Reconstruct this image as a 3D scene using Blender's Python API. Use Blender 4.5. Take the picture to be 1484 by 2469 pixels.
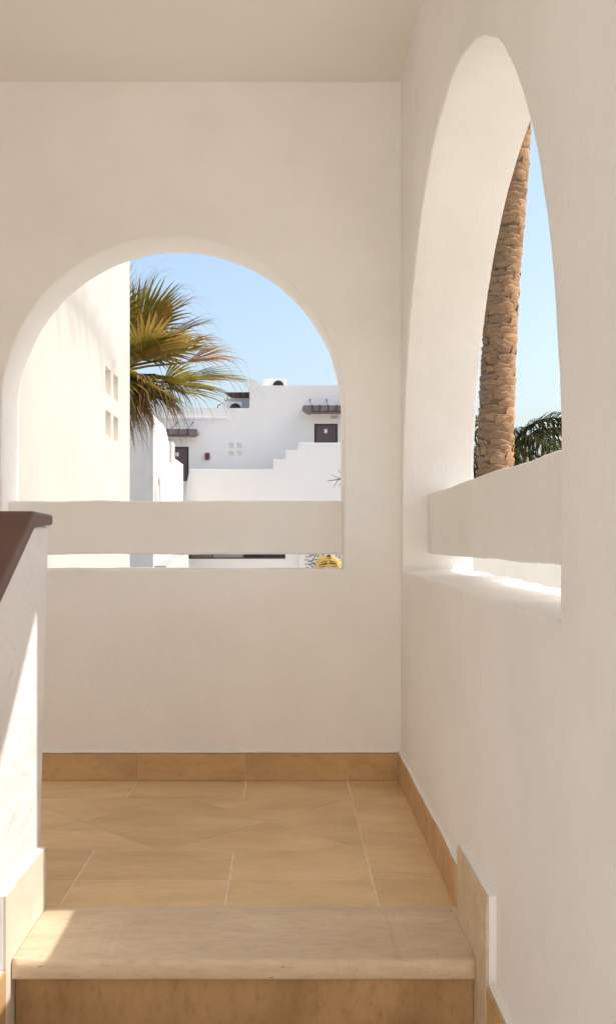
import bpy, bmesh, math, random
from mathutils import Vector, Matrix, noise

# ------------------------------------------------------------------ clean
for o in list(bpy.data.objects):
    bpy.data.objects.remove(o, do_unlink=True)
sc = bpy.context.scene
COL = sc.collection
R = math.radians
rnd = random.Random(7)

# ------------------------------------------------------------------ camera
U = 0.00154           # survey unit in metres
CZ = 0.8886           # camera height above the landing floor
cam_d = bpy.data.cameras.new('camera')
cam = bpy.data.objects.new('camera', cam_d)
COL.objects.link(cam)
cam.location = (0, 0, CZ)
cam.rotation_euler = (R(90), 0, 0)
cam_d.sensor_width = 36
cam_d.lens = 34.2
cam_d.shift_x = 48 / 2468
cam_d.shift_y = 69 / 2468
cam_d.clip_start = 0.05
cam_d.clip_end = 6000
sc.camera = cam

# ------------------------------------------------------------------ light
SUN_TRAVEL = Vector((-1.0, -0.02, -1.03)).normalized()
SUN_EL = math.asin(-SUN_TRAVEL.z)
SUN_AZ = math.atan2(-SUN_TRAVEL.x, -SUN_TRAVEL.y)      # from +Y, clockwise towards +X
world = bpy.data.worlds.new('World')
sc.world = world
world.use_nodes = True
wn = world.node_tree
bg = wn.nodes['Background']
sky = wn.nodes.new('ShaderNodeTexSky')
sky.sky_type = 'NISHITA'
sky.sun_disc = False
sky.sun_elevation = SUN_EL
sky.sun_rotation = SUN_AZ
sky.air_density = 1.2
sky.dust_density = 3.8
sky.ozone_density = 1.2
wn.links.new(sky.outputs['Color'], bg.inputs['Color'])
bg.inputs['Strength'].default_value = 0.115
sun_d = bpy.data.lights.new('sun', 'SUN')
sun_d.energy = 2.0
sun_d.angle = R(0.5)
sun_d.color = (1.0, 0.945, 0.86)
sun = bpy.data.objects.new('sun', sun_d)
COL.objects.link(sun)
sun.location = (8, -1, 9)
sun.rotation_euler = SUN_TRAVEL.to_track_quat('-Z', 'Y').to_euler()
vs = sc.view_settings
vs.view_transform = 'Standard'
vs.look = 'None'
vs.gamma = 1.0
vs.use_curve_mapping = False
vs.exposure = 1.2
sc.render.engine = 'CYCLES'
sc.cycles.max_bounces = 16
sc.cycles.diffuse_bounces = 10
sc.cycles.use_denoising = True


# ------------------------------------------------------------------ helpers
def nd(nt, kind, **kw):
    n = nt.nodes.new(kind)
    for k, v in kw.items():
        if k.startswith('i_'):
            n.inputs[k[2:].replace('_', ' ')].default_value = v
        else:
            setattr(n, k, v)
    return n


def ramp(nt, stops):
    n = nt.nodes.new('ShaderNodeValToRGB')
    el = n.color_ramp.elements
    while len(el) < len(stops):
        el.new(0.5)
    for e, (p, c) in zip(el, stops):
        e.position = p
        e.color = (*c, 1) if len(c) == 3 else c
    return n


def mat_new(name):
    m = bpy.data.materials.new(name)
    m.use_nodes = True
    nt = m.node_tree
    return m, nt, nt.nodes['Principled BSDF']


def plaster(name, col, vary=0.05, bump=0.25, scale=1.0, streak=0.0, rough=0.9, trowel=0.0, crack=0.0):
    m, nt, p = mat_new(name)
    L = nt.links.new
    tc = nd(nt, 'ShaderNodeTexCoord')
    big = nd(nt, 'ShaderNodeTexNoise', i_Scale=1.7 * scale, i_Detail=5.0, i_Roughness=0.6)
    L(tc.outputs['Object'], big.inputs['Vector'])
    lo = tuple(c * (1 - vary) for c in col)
    hi = tuple(min(1, c * (1 + vary)) for c in col)
    lo = (lo[0], lo[1] * 0.995, lo[2] * 0.985)
    r = ramp(nt, [(0.3, lo), (0.7, hi)])
    L(big.outputs['Fac'], r.inputs['Fac'])
    out = r.outputs['Color']
    if streak > 0:
        mp = nd(nt, 'ShaderNodeMapping')
        mp.inputs['Scale'].default_value = (9 * scale, 9 * scale, 0.7 * scale)
        L(tc.outputs['Object'], mp.inputs['Vector'])
        s = nd(nt, 'ShaderNodeTexNoise', i_Scale=1.0, i_Detail=6.0, i_Roughness=0.65)
        L(mp.outputs['Vector'], s.inputs['Vector'])
        rs = ramp(nt, [(0.56, (0, 0, 0)), (0.80, (1, 1, 1))])
        L(s.outputs['Fac'], rs.inputs['Fac'])
        k = nd(nt, 'ShaderNodeMath', operation='MULTIPLY')
        k.inputs[1].default_value = streak
        L(rs.outputs['Color'], k.inputs[0])
        mx = nd(nt, 'ShaderNodeMix', data_type='RGBA')
        L(k.outputs[0], mx.inputs['Factor'])
        L(out, mx.inputs['A'])
        mx.inputs['B'].default_value = (col[0] * 0.62, col[1] * 0.58, col[2] * 0.5, 1)
        out = mx.outputs['Result']
    # small specks and pits of wear
    sp = nd(nt, 'ShaderNodeTexNoise', i_Scale=38.0 * scale, i_Detail=3.0)
    L(tc.outputs['Object'], sp.inputs['Vector'])
    rp = ramp(nt, [(0.74, (0, 0, 0)), (0.80, (1, 1, 1))])
    L(sp.outputs['Fac'], rp.inputs['Fac'])
    mk = nd(nt, 'ShaderNodeMath', operation='MULTIPLY')
    mk.inputs[1].default_value = 0.18
    L(rp.outputs['Color'], mk.inputs[0])
    m2 = nd(nt, 'ShaderNodeMix', data_type='RGBA')
    L(mk.outputs[0], m2.inputs['Factor'])
    L(out, m2.inputs['A'])
    m2.inputs['B'].default_value = (col[0] * 0.6, col[1] * 0.55, col[2] * 0.48, 1)
    col_out = m2.outputs['Result']
    if crack > 0:
        wn_ = nd(nt, 'ShaderNodeTexNoise', i_Scale=3.0 * scale, i_Detail=6.0, i_Roughness=0.7)
        L(tc.outputs['Object'], wn_.inputs['Vector'])
        wv = nd(nt, 'ShaderNodeMix', data_type='RGBA')
        wv.inputs['Factor'].default_value = 0.22
        L(tc.outputs['Object'], wv.inputs['A'])
        L(wn_.outputs['Color'], wv.inputs['B'])
        vo = nd(nt, 'ShaderNodeTexVoronoi', feature='DISTANCE_TO_EDGE', i_Scale=1.3 * scale)
        L(wv.outputs['Result'], vo.inputs['Vector'])
        rc = ramp(nt, [(0.0, (1, 1, 1)), (0.004, (0, 0, 0))])
        L(vo.outputs['Distance'], rc.inputs['Fac'])
        mk2 = nd(nt, 'ShaderNodeTexNoise', i_Scale=0.9 * scale, i_Detail=2.0)
        L(tc.outputs['Object'], mk2.inputs['Vector'])
        rk = ramp(nt, [(0.52, (0, 0, 0)), (0.64, (1, 1, 1))])
        L(mk2.outputs['Fac'], rk.inputs['Fac'])
        km = nd(nt, 'ShaderNodeMath', operation='MULTIPLY')
        L(rc.outputs['Color'], km.inputs[0])
        L(rk.outputs['Color'], km.inputs[1])
        km2 = nd(nt, 'ShaderNodeMath', operation='MULTIPLY')
        L(km.outputs[0], km2.inputs[0])
        km2.inputs[1].default_value = crack
        m3 = nd(nt, 'ShaderNodeMix', data_type='RGBA')
        L(km2.outputs[0], m3.inputs['Factor'])
        L(col_out, m3.inputs['A'])
        m3.inputs['B'].default_value = (col[0] * 0.5, col[1] * 0.45, col[2] * 0.4, 1)
        col_out = m3.outputs['Result']
    L(col_out, p.inputs['Base Color'])
    # relief: slow undulation, trowel sweeps, fine grain
    n1 = nd(nt, 'ShaderNodeTexNoise', i_Scale=2.6 * scale, i_Detail=2.0)
    n2 = nd(nt, 'ShaderNodeTexNoise', i_Scale=16.0 * scale, i_Detail=5.0, i_Distortion=0.6)
    n3 = nd(nt, 'ShaderNodeTexNoise', i_Scale=120.0 * scale, i_Detail=3.0)
    for n in (n1, n2, n3):
        L(tc.outputs['Object'], n.inputs['Vector'])
    b1 = nd(nt, 'ShaderNodeBump', i_Strength=bump, i_Distance=0.05 / scale)
    b2 = nd(nt, 'ShaderNodeBump', i_Strength=bump * (0.5 + trowel), i_Distance=0.012 / scale)
    b3 = nd(nt, 'ShaderNodeBump', i_Strength=bump * 0.6, i_Distance=0.002 / scale)
    L(n1.outputs['Fac'], b1.inputs['Height'])
    L(n2.outputs['Fac'], b2.inputs['Height'])
    L(n3.outputs['Fac'], b3.inputs['Height'])
    L(b1.outputs['Normal'], b2.inputs['Normal'])
    L(b2.outputs['Normal'], b3.inputs['Normal'])
    L(b3.outputs['Normal'], p.inputs['Normal'])
    p.inputs['Roughness'].default_value = rough
    p.inputs['Specular IOR Level'].default_value = 0.2
    return m


def stone(name, lo, hi, dark, vein=1.0, rough=0.55, stretch=(1, 2.4, 2.4), pits=0.5, spread=0.05):
    m, nt, p = mat_new(name)
    L = nt.links.new
    tc = nd(nt, 'ShaderNodeTexCoord')
    oi = nd(nt, 'ShaderNodeObjectInfo')
    off = nd(nt, 'ShaderNodeVectorMath', operation='SCALE')
    cmb = nd(nt, 'ShaderNodeCombineXYZ')
    for k in range(3):
        L(oi.outputs['Random'], cmb.inputs[k])
    L(cmb.outputs[0], off.inputs[0])
    off.inputs['Scale'].default_value = 37.0
    add = nd(nt, 'ShaderNodeVectorMath', operation='ADD')
    L(tc.outputs['Object'], add.inputs[0])
    L(off.outputs[0], add.inputs[1])
    mp = nd(nt, 'ShaderNodeMapping')
    mp.inputs['Scale'].default_value = stretch
    L(add.outputs[0], mp.inputs['Vector'])
    n1 = nd(nt, 'ShaderNodeTexNoise', i_Scale=3.2, i_Detail=7.0, i_Roughness=0.62, i_Distortion=0.5)
    n2 = nd(nt, 'ShaderNodeTexNoise', i_Scale=26.0, i_Detail=6.0, i_Roughness=0.7)
    n3 = nd(nt, 'ShaderNodeTexNoise', i_Scale=70.0, i_Detail=3.0)
    for n in (n1, n2, n3):
        L(mp.outputs['Vector'], n.inputs['Vector'])
    r = ramp(nt, [(0.28, lo), (0.72, hi)])
    L(n1.outputs['Fac'], r.inputs['Fac'])
    r2 = ramp(nt, [(0.50, (0, 0, 0)), (0.78, (1, 1, 1))])
    L(n2.outputs['Fac'], r2.inputs['Fac'])
    k = nd(nt, 'ShaderNodeMath', operation='MULTIPLY')
    k.inputs[1].default_value = 0.55 * vein
    L(r2.outputs['Color'], k.inputs[0])
    mx = nd(nt, 'ShaderNodeMix', data_type='RGBA')
    L(k.outputs[0], mx.inputs['Factor'])
    L(r.outputs['Color'], mx.inputs['A'])
    mx.inputs['B'].default_value = (*dark, 1)
    r3 = ramp(nt, [(0.68, (0, 0, 0)), (0.76, (1, 1, 1))])
    L(n3.outputs['Fac'], r3.inputs['Fac'])
    k3 = nd(nt, 'ShaderNodeMath', operation='MULTIPLY')
    k3.inputs[1].default_value = pits
    L(r3.outputs['Color'], k3.inputs[0])
    mx3 = nd(nt, 'ShaderNodeMix', data_type='RGBA')
    L(k3.outputs[0], mx3.inputs['Factor'])
    L(mx.outputs['Result'], mx3.inputs['A'])
    mx3.inputs['B'].default_value = (dark[0] * 0.55, dark[1] * 0.5, dark[2] * 0.45, 1)
    hsv = nd(nt, 'ShaderNodeHueSaturation')
    ma = nd(nt, 'ShaderNodeMapRange')
    ma.inputs['To Min'].default_value = 1 - spread
    ma.inputs['To Max'].default_value = 1 + spread
    L(oi.outputs['Random'], ma.inputs['Value'])
    L(ma.outputs[0], hsv.inputs['Value'])
    L(mx3.outputs['Result'], hsv.inputs['Color'])
    L(hsv.outputs['Color'], p.inputs['Base Color'])
    b = nd(nt, 'ShaderNodeBump', i_Strength=0.25, i_Distance=0.002)
    L(n2.outputs['Fac'], b.inputs['Height'])
    L(b.outputs['Normal'], p.inputs['Normal'])
    rr = nd(nt, 'ShaderNodeMapRange')
    rr.inputs['To Min'].default_value = rough - 0.1
    rr.inputs['To Max'].default_value = rough + 0.15
    L(n1.outputs['Fac'], rr.inputs['Value'])
    L(rr.outputs[0], p.inputs['Roughness'])
    p.inputs['Specular IOR Level'].default_value = 0.35
    return m


def paint(name, col, rough=0.5, var=0.08, scale=6.0, metallic=0.0):
    m, nt, p = mat_new(name)
    L = nt.links.new
    tc = nd(nt, 'ShaderNodeTexCoord')
    n = nd(nt, 'ShaderNodeTexNoise', i_Scale=scale, i_Detail=5.0, i_Roughness=0.6)
    L(tc.outputs['Object'], n.inputs['Vector'])
    r = ramp(nt, [(0.3, tuple(c * (1 - var) for c in col)), (0.7, tuple(min(1, c * (1 + var)) for c in col))])
    L(n.outputs['Fac'], r.inputs['Fac'])
    L(r.outputs['Color'], p.inputs['Base Color'])
    b = nd(nt, 'ShaderNodeBump', i_Strength=0.12, i_Distance=0.002)
    L(n.outputs['Fac'], b.inputs['Height'])
    L(b.outputs['Normal'], p.inputs['Normal'])
    p.inputs['Roughness'].default_value = rough
    p.inputs['Metallic'].default_value = metallic
    return m


def leaf_mat(name, lo, hi, trans=0.3, dry=None, rough=0.5, gloss=0.3):
    m, nt, p = mat_new(name)
    L = nt.links.new
    tc = nd(nt, 'ShaderNodeTexCoord')
    oi = nd(nt, 'ShaderNodeObjectInfo')
    n = nd(nt, 'ShaderNodeTexNoise', i_Scale=7.0, i_Detail=4.0)
    L(tc.outputs['Object'], n.inputs['Vector'])
    r = ramp(nt, [(0.3, lo), (0.7, hi)])
    L(n.outputs['Fac'], r.inputs['Fac'])
    out = r.outputs['Color']
    if dry:
        at = nd(nt, 'ShaderNodeAttribute', attribute_name='tip')
        rt = ramp(nt, [(0.74, (0, 0, 0)), (1.0, (1, 1, 1))])
        L(at.outputs['Fac'], rt.inputs['Fac'])
        mx = nd(nt, 'ShaderNodeMix', data_type='RGBA')
        L(rt.outputs['Color'], mx.inputs['Factor'])
        L(out, mx.inputs['A'])
        mx.inputs['B'].default_value = (*dry, 1)
        out = mx.outputs['Result']
    hsv = nd(nt, 'ShaderNodeHueSaturation')
    ma = nd(nt, 'ShaderNodeMapRange')
    ma.inputs['To Min'].default_value = 0.75
    ma.inputs['To Max'].default_value = 1.25
    L(oi.outputs['Random'], ma.inputs['Value'])
    L(ma.outputs[0], hsv.inputs['Value'])
    L(out, hsv.inputs['Color'])
    L(hsv.outputs['Color'], p.inputs['Base Color'])
    p.inputs['Roughness'].default_value = rough
    p.inputs['Specular IOR Level'].default_value = gloss
    tr = nd(nt, 'ShaderNodeBsdfTranslucent')
    L(hsv.outputs['Color'], tr.inputs['Color'])
    ms = nd(nt, 'ShaderNodeMixShader')
    ms.inputs[0].default_value = trans
    L(p.outputs[0], ms.inputs[1])
    L(tr.outputs[0], ms.inputs[2])
    L(ms.outputs[0], nt.nodes['Material Output'].inputs['Surface'])
    return m


def tag(o, label=None, cat=None, group=None, kind=None):
    if label:
        o['label'] = label
    if cat:
        o['category'] = cat
    if group:
        o['group'] = group
    if kind:
        o['kind'] = kind
    return o


def empty(name, loc=(0, 0, 0)):
    o = bpy.data.objects.new(name, None)
    o.empty_display_size = 0.2
    o.location = loc
    COL.objects.link(o)
    return o


def link_mesh(name, me, mat, parent=None, loc=None):
    o = bpy.data.objects.new(name, me)
    COL.objects.link(o)
    if mat is not None and not me.materials:
        me.materials.append(mat)
    if parent is not None:
        o.parent = parent
        o.matrix_parent_inverse = Matrix.Translation(-parent.location) if parent.parent is None else Matrix()
    if loc is not None:
        o.location = loc
    return o


def obj(name, bm, mat, parent=None, smooth=False):
    bmesh.ops.recalc_face_normals(bm, faces=bm.faces[:])
    if smooth:
        for f in bm.faces:
            f.smooth = True
    me = bpy.data.meshes.new(name)
    bm.to_mesh(me)
    bm.free()
    return link_mesh(name, me, mat, parent)


def add_box(bm, x0, x1, y0, y1, z0, z1, bev=0.0, seg=2):
    vs_ = [bm.verts.new((x, y, z)) for x in (x0, x1) for y in (y0, y1) for z in (z0, z1)]
    q = [(0, 1, 3, 2), (4, 6, 7, 5), (0, 4, 5, 1), (2, 3, 7, 6), (0, 2, 6, 4), (1, 5, 7, 3)]
    fs = [bm.faces.new([vs_[i] for i in f]) for f in q]
    if bev > 0:
        es = list({e for f in fs for e in f.edges})
        bmesh.ops.bevel(bm, geom=es, offset=bev, segments=seg, profile=0.5, affect='EDGES')
    return bm


def box(name, x0, x1, y0, y1, z0, z1, mat, parent=None, bev=0.0, seg=2):
    return obj(name, add_box(bmesh.new(), x0, x1, y0, y1, z0, z1, bev, seg), mat, parent, smooth=False)


def add_tube(bm, pts, radii, n=6, cap=True):
    rings = []
    for i, p in enumerate(pts):
        p = Vector(p)
        a = Vector(pts[max(i - 1, 0)])
        b = Vector(pts[min(i + 1, len(pts) - 1)])
        t = (b - a).normalized()
        s = t.cross(Vector((0, 0, 1)))
        if s.length < 1e-3:
            s = t.cross(Vector((0, 1, 0)))
        s.normalize()
        w = t.cross(s)
        r = radii[i] if hasattr(radii, '__len__') else radii
        rings.append([bm.verts.new(p + (s * math.cos(k * math.tau / n) + w * math.sin(k * math.tau / n)) * r) for k in range(n)])
    for a, b in zip(rings, rings[1:]):
        for k in range(n):
            f = bm.faces.new((a[k], a[(k + 1) % n], b[(k + 1) % n], b[k]))
            f.smooth = True
    if cap:
        bm.faces.new(rings[0][::-1])
        bm.faces.new(rings[-1])
    return bm


def loft_bar(name, axis, a0, a1, u0, u1, v0, v1, rad, mat, parent, jit=0.002, n=40, seed=0.0):
    """A plastered bar with soft, hand-made edges running along one axis."""
    bm = bmesh.new()
    prof = []
    for (cu, cv, s) in ((u1 - rad, v1 - rad, 0), (u0 + rad, v1 - rad, 1), (u0 + rad, v0 + rad, 2), (u1 - rad, v0 + rad, 3)):
        for k in range(5):
            a = (s + k / 4) * math.pi / 2
            prof.append((cu + rad * math.cos(a), cv + rad * math.sin(a)))
    rings = []
    for i in range(n + 1):
        a = a0 + (a1 - a0) * i / n
        ring = []
        for (u, v) in prof:
            q = Vector((a * 5, round(u, 1) * 7 + seed, v * 3))
            du = noise.noise(q) * jit
            dv = noise.noise(q + Vector((31, 7, 5))) * jit + noise.noise(q * 4.0) * jit * 0.5
            c = {'x': (a, u + du, v + dv), 'y': (u + du, a, v + dv), 'z': (u + du, v + dv, a)}[axis]
            ring.append(bm.verts.new(c))
        rings.append(ring)
    m = len(prof)
    for r0, r1 in zip(rings, rings[1:]):
        for k in range(m):
            f = bm.faces.new((r0[k], r0[(k + 1) % m], r1[(k + 1) % m], r1[k]))
            f.smooth = True
    bm.faces.new(rings[0])
    bm.faces.new(rings[-1][::-1])
    return obj(name, bm, mat, parent)


def fill_face(bm, loops):
    """Flat face with holes from closed loops of BMVerts."""
    es = []
    for lp in loops:
        for a, b in zip(lp, lp[1:] + lp[:1]):
            e = bm.edges.get((a, b)) or bm.edges.new((a, b))
            es.append(e)
    return bmesh.ops.triangle_fill(bm, use_beauty=True, use_dissolve=False, edges=es)


def arch_outline(cu, rad, spring, sill, step=0.05, rise=None, tilt=0.0):
    """Points and outward (into the wall) normals of an arched opening, counter-clockwise."""
    pts = []
    c = 0.02
    n = 8
    w = 2 * rad
    k = max(2, int(w / step))
    for i in range(1, k):
        pts.append((Vector((cu - rad + w * i / k, sill)), Vector((0, -1))))
    pts.append((Vector((cu + rad, sill)), Vector((0.7071, -0.7071))))
    k = max(2, int((spring - sill) / step))
    for i in range(1, k):
        pts.append((Vector((cu + rad, sill + (spring - sill) * i / k)), Vector((1, 0))))
    k = int(math.pi * rad / (step * 0.7))
    for i in range(k + 1):
        a = math.pi * i / k
        rv = rise or rad
        d = Vector((math.cos(a), math.sin(a) * rad / rv)).normalized()
        pts.append((Vector((cu + math.cos(a) * rad, spring + math.sin(a) * rv)), d))
    k = max(2, int((spring - sill) / step))
    for i in range(1, k):
        pts.append((Vector((cu - rad, spring - (spring - sill) * i / k)), Vector((-1, 0))))
    pts.append((Vector((cu - rad, sill)), Vector((-0.7071, -0.7071))))
    for p, _ in pts:
        if abs(p.y - sill) < 1e-6:
            p.y += tilt * (p.x - cu) / rad
    return pts


def arched_wall(name, frame, u0, u1, v0, v1, thick, arch, mat, jit, rr, seed):
    """frame(u, v, w) maps wall coordinates to the room; w = 0 is the inner face."""
    bm = bmesh.new()
    out = arch_outline(*arch)

    def ring(off, w, amp):
        vs_ = []
        for i, (p, nrm) in enumerate(out):
            q = Vector((p.x * 7 + seed, p.y * 7, w * 6))
            j = noise.noise(q) * amp + noise.noise(q * 3.7) * amp * 0.55
            pp = p + nrm * (off + j)
            vs_.append(bm.verts.new(frame(pp.x, pp.y, w)))
        return vs_
    prof = []
    for k in range(5):
        a = k / 4 * math.pi / 2
        prof.append((rr * (1 - math.sin(a)), rr * (1 - math.cos(a))))
    levels = prof + [(0.0, thick * t) for t in (0.2, 0.4, 0.6, 0.8)] + [(o, thick - w) for (o, w) in prof[::-1]]
    rings = [ring(o, w, jit) for (o, w) in levels]
    m = len(out)
    for a, b in zip(rings, rings[1:]):
        for k in range(m):
            f = bm.faces.new((a[k], a[(k + 1) % m], b[(k + 1) % m], b[k]))
            f.smooth = True
    corners = []
    for w in (0, thick):
        corners.append([bm.verts.new(frame(u, v, w)) for (u, v) in ((u0, v0), (u1, v0), (u1, v1), (u0, v1))])
    fill_face(bm, [corners[0], rings[0]])
    fill_face(bm, [corners[1], rings[-1]])
    for k in range(4):
        bm.faces.new((corners[0][k], corners[0][(k + 1) % 4], corners[1][(k + 1) % 4], corners[1][k]))
    return obj(name, bm, mat)


def plate(name, frame, outline, holes, thick, mat, parent=None, pocket=0.12, inner=None):
    """Solid slab with blind pockets. Holes are rectangles (u0, u1, v0, v1)."""
    bm = bmesh.new()
    f0 = [bm.verts.new(frame(u, v, 0)) for (u, v) in outline]
    loops = [f0]
    for hole in holes:
        a, b, c, d = hole[:4]
        dep = hole[4] if len(hole) > 4 else pocket
        h = [(a, c), (b, c), (b, d), (a, d)]
        h0 = [bm.verts.new(frame(u, v, 0)) for (u, v) in h]
        h1 = [bm.verts.new(frame(u, v, dep)) for (u, v) in h]
        for k in range(4):
            bm.faces.new((h0[k], h0[(k + 1) % 4], h1[(k + 1) % 4], h1[k])).material_index = 1 if inner else 0
        bm.faces.new(h1).material_index = 1 if inner else 0
        loops.append(h0)
    f1 = [bm.verts.new(frame(u, v, thick)) for (u, v) in outline]
    n = len(outline)
    for k in range(n):
        bm.faces.new((f0[k], f0[(k + 1) % n], f1[(k + 1) % n], f1[k]))
    fill_face(bm, loops)
    fill_face(bm, [f1])
    o = obj(name, bm, mat, parent)
    if inner:
        o.data.materials.append(inner)
    return o


def prism_x(name, poly, x0, x1, mat, parent=None, bev=0.0, seg=3):
    """Polygon in (y, z) extruded along x."""
    bm = bmesh.new()
    a = [bm.verts.new((x0, y, z)) for (y, z) in poly]
    b = [bm.verts.new((x1, y, z)) for (y, z) in poly]
    n = len(poly)
    bm.faces.new(a)
    bm.faces.new(b[::-1])
    for k in range(n):
        bm.faces.new((a[k], b[k], b[(k + 1) % n], a[(k + 1) % n]))
    if bev > 0:
        bmesh.ops.bevel(bm, geom=bm.edges[:], offset=bev, segments=seg, profile=0.5, affect='EDGES')
    return obj(name, bm, mat, parent)


def prism_y(name, poly, y0, y1, mat, parent=None, bev=0.0, seg=2):
    """Polygon in (x, z) extruded along y."""
    bm = bmesh.new()
    a = [bm.verts.new((x, y0, z)) for (x, z) in poly]
    b = [bm.verts.new((x, y1, z)) for (x, z) in poly]
    n = len(poly)
    bm.faces.new(a)
    bm.faces.new(b[::-1])
    for k in range(n):
        bm.faces.new((a[k], b[k], b[(k + 1) % n], a[(k + 1) % n]))
    if bev > 0:
        bmesh.ops.bevel(bm, geom=bm.edges[:], offset=bev, segments=seg, profile=0.5, affect='EDGES')
    return obj(name, bm, mat, parent)


def inset_poly(poly, d):
    """Shrink a convex counter-clockwise polygon by d."""
    n = len(poly)
    lines = []
    for k in range(n):
        p, q = Vector(poly[k]), Vector(poly[(k + 1) % n])
        e = (q - p)
        if e.length < 1e-6:
            continue
        e.normalize()
        lines.append((p + Vector((-e.y, e.x)) * d, e))
    res = []
    m = len(lines)
    for k in range(m):
        p, e = lines[k - 1]
        q, f = lines[k]
        den = e.x * f.y - e.y * f.x
        if abs(den) < 1e-6:
            continue
        t = ((q.x - p.x) * f.y - (q.y - p.y) * f.x) / den
        res.append(p + e * t)
    return res


def clip_rect(poly, x0, x1, y0, y1):
    for (ax, lim, sgn) in ((0, x0, 1), (0, x1, -1), (1, y0, 1), (1, y1, -1)):
        out = []
        n = len(poly)
        for k in range(n):
            p, q = poly[k], poly[(k + 1) % n]
            ip, iq = (p[ax] - lim) * sgn >= 0, (q[ax] - lim) * sgn >= 0
            if ip:
                out.append(p)
            if ip != iq:
                t = (lim - p[ax]) / (q[ax] - p[ax])
                out.append((p[0] + (q[0] - p[0]) * t, p[1] + (q[1] - p[1]) * t))
        poly = out
        if not poly:
            return []
    return poly


def tile_prism(name, poly, z0, z1, mat, parent, joint=0.0026, cham=0.0006):
    """A floor tile: convex outline with a small chamfer round its top."""
    p0 = inset_poly(poly, joint)
    p1 = inset_poly(poly, joint + cham)
    if len(p0) < 3 or len(p1) != len(p0):
        return None
    cx = sum(p.x for p in p0) / len(p0)
    cy = sum(p.y for p in p0) / len(p0)
    bm = bmesh.new()
    dz = rnd.uniform(-0.0005, 0.0005)
    a = [bm.verts.new((p.x - cx, p.y - cy, z0)) for p in p0]
    b = [bm.verts.new((p.x - cx, p.y - cy, z1 - cham * 0.7 + dz)) for p in p0]
    c = [bm.verts.new((p.x - cx, p.y - cy, z1 + dz)) for p in p1]
    n = len(a)
    for k in range(n):
        j = (k + 1) % n
        bm.faces.new((a[k], a[j], b[j], b[k]))
        bm.faces.new((b[k], b[j], c[j], c[k]))
    bm.faces.new(c)
    o = obj(name, bm, mat, parent)
    o.location = (cx, cy, 0)
    return o


# ------------------------------------------------------------------ materials
M_IN = plaster('plaster_inside', (0.83, 0.82, 0.81), vary=0.05, bump=0.22, trowel=0.5)
M_CEIL = plaster('plaster_ceiling', (0.84, 0.815, 0.775), vary=0.02, bump=0.08)
M_PAR = plaster('plaster_parapet', (0.71, 0.70, 0.705), vary=0.03, bump=0.5, trowel=1.2)
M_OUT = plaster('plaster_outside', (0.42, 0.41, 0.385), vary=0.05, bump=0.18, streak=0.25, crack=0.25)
M_SIDE = plaster('plaster_side', (0.66, 0.64, 0.60), vary=0.04, bump=0.12, streak=0.25)
M_NICHE_LIFT = plaster('plaster_niche_lift', (0.66, 0.63, 0.575), vary=0.03, bump=0.1)  # niche insides coloured paler than the wall to lift their shade
M_BOUNCE = plaster('plaster_bounce', (0.83, 0.80, 0.75), vary=0.03, bump=0.14)
M_FAR = plaster('plaster_far', (0.80, 0.78, 0.76), vary=0.025, bump=0.06, scale=0.25, streak=0.08)
M_TILE = stone('tile_stone', (0.59, 0.41, 0.215), (0.80, 0.595, 0.35), (0.49, 0.31, 0.145), vein=0.75, rough=0.5, stretch=(1, 2.2, 2.2), pits=0.15)
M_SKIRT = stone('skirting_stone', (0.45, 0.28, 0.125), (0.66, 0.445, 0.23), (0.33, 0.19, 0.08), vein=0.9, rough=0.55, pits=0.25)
M_TREAD = stone('tread_stone', (0.56, 0.43, 0.29), (0.75, 0.62, 0.46), (0.42, 0.285, 0.165), vein=1.0, rough=0.6, stretch=(1, 3.0, 3.0), pits=0.8)
M_SUNLIT = stone('sunlit_skirting_stone', (0.68, 0.61, 0.50), (0.78, 0.72, 0.62), (0.56, 0.46, 0.33), vein=0.4, rough=0.6, pits=0.2)  # sunlight put into the colour: left skirting paled as if lit
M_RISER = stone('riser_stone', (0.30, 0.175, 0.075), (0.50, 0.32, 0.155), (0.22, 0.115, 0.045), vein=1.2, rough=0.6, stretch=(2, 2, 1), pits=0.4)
M_GROUT = paint('grout', (0.80, 0.68, 0.52), rough=0.9, var=0.12, scale=30)
M_CAP = paint('brown_paint', (0.105, 0.048, 0.038), rough=0.42, var=0.10, scale=9)
M_DOOR = paint('door_paint', (0.115, 0.078, 0.08), rough=0.5, var=0.08, scale=2)
M_DOORF = paint('door_frame_paint', (0.06, 0.04, 0.042), rough=0.5)
M_WOOD = paint('canopy_wood', (0.19, 0.15, 0.155), rough=0.7, var=0.25, scale=5)
M_WOODD = paint('canopy_dark', (0.075, 0.055, 0.06), rough=0.7, var=0.2, scale=5)
M_METAL = paint('dark_metal', (0.08, 0.08, 0.085), rough=0.4, metallic=0.6)
M_PAPER = paint('paper', (0.80, 0.79, 0.77), rough=0.8, var=0.03)
M_AC = paint('ac_casing', (0.78, 0.77, 0.74), rough=0.5, var=0.03)
M_BLACK = paint('dark_grille', (0.022, 0.018, 0.017), rough=0.6)
M_RED = paint('red_brown_box', (0.13, 0.035, 0.028), rough=0.5)
M_AWN = paint('awning_brown', (0.045, 0.022, 0.02), rough=0.7)
M_VENT = paint('vent_grey', (0.50, 0.49, 0.48), rough=0.6)
M_GLASS = paint('dark_glass', (0.02, 0.017, 0.02), rough=0.12, var=0.2)
M_SHUT = paint('shutter_brown', (0.16, 0.125, 0.11), rough=0.6)
M_SHUTG = paint('shutter_grey', (0.26, 0.25, 0.25), rough=0.6)
M_YEL = paint('sun_yellow', (0.66, 0.43, 0.10), rough=0.6, var=0.12, scale=4)
M_INK = paint('ink_brown', (0.06, 0.03, 0.012), rough=0.7)
M_WIRE = paint('black_wire', (0.02, 0.02, 0.025), rough=0.6)
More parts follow.
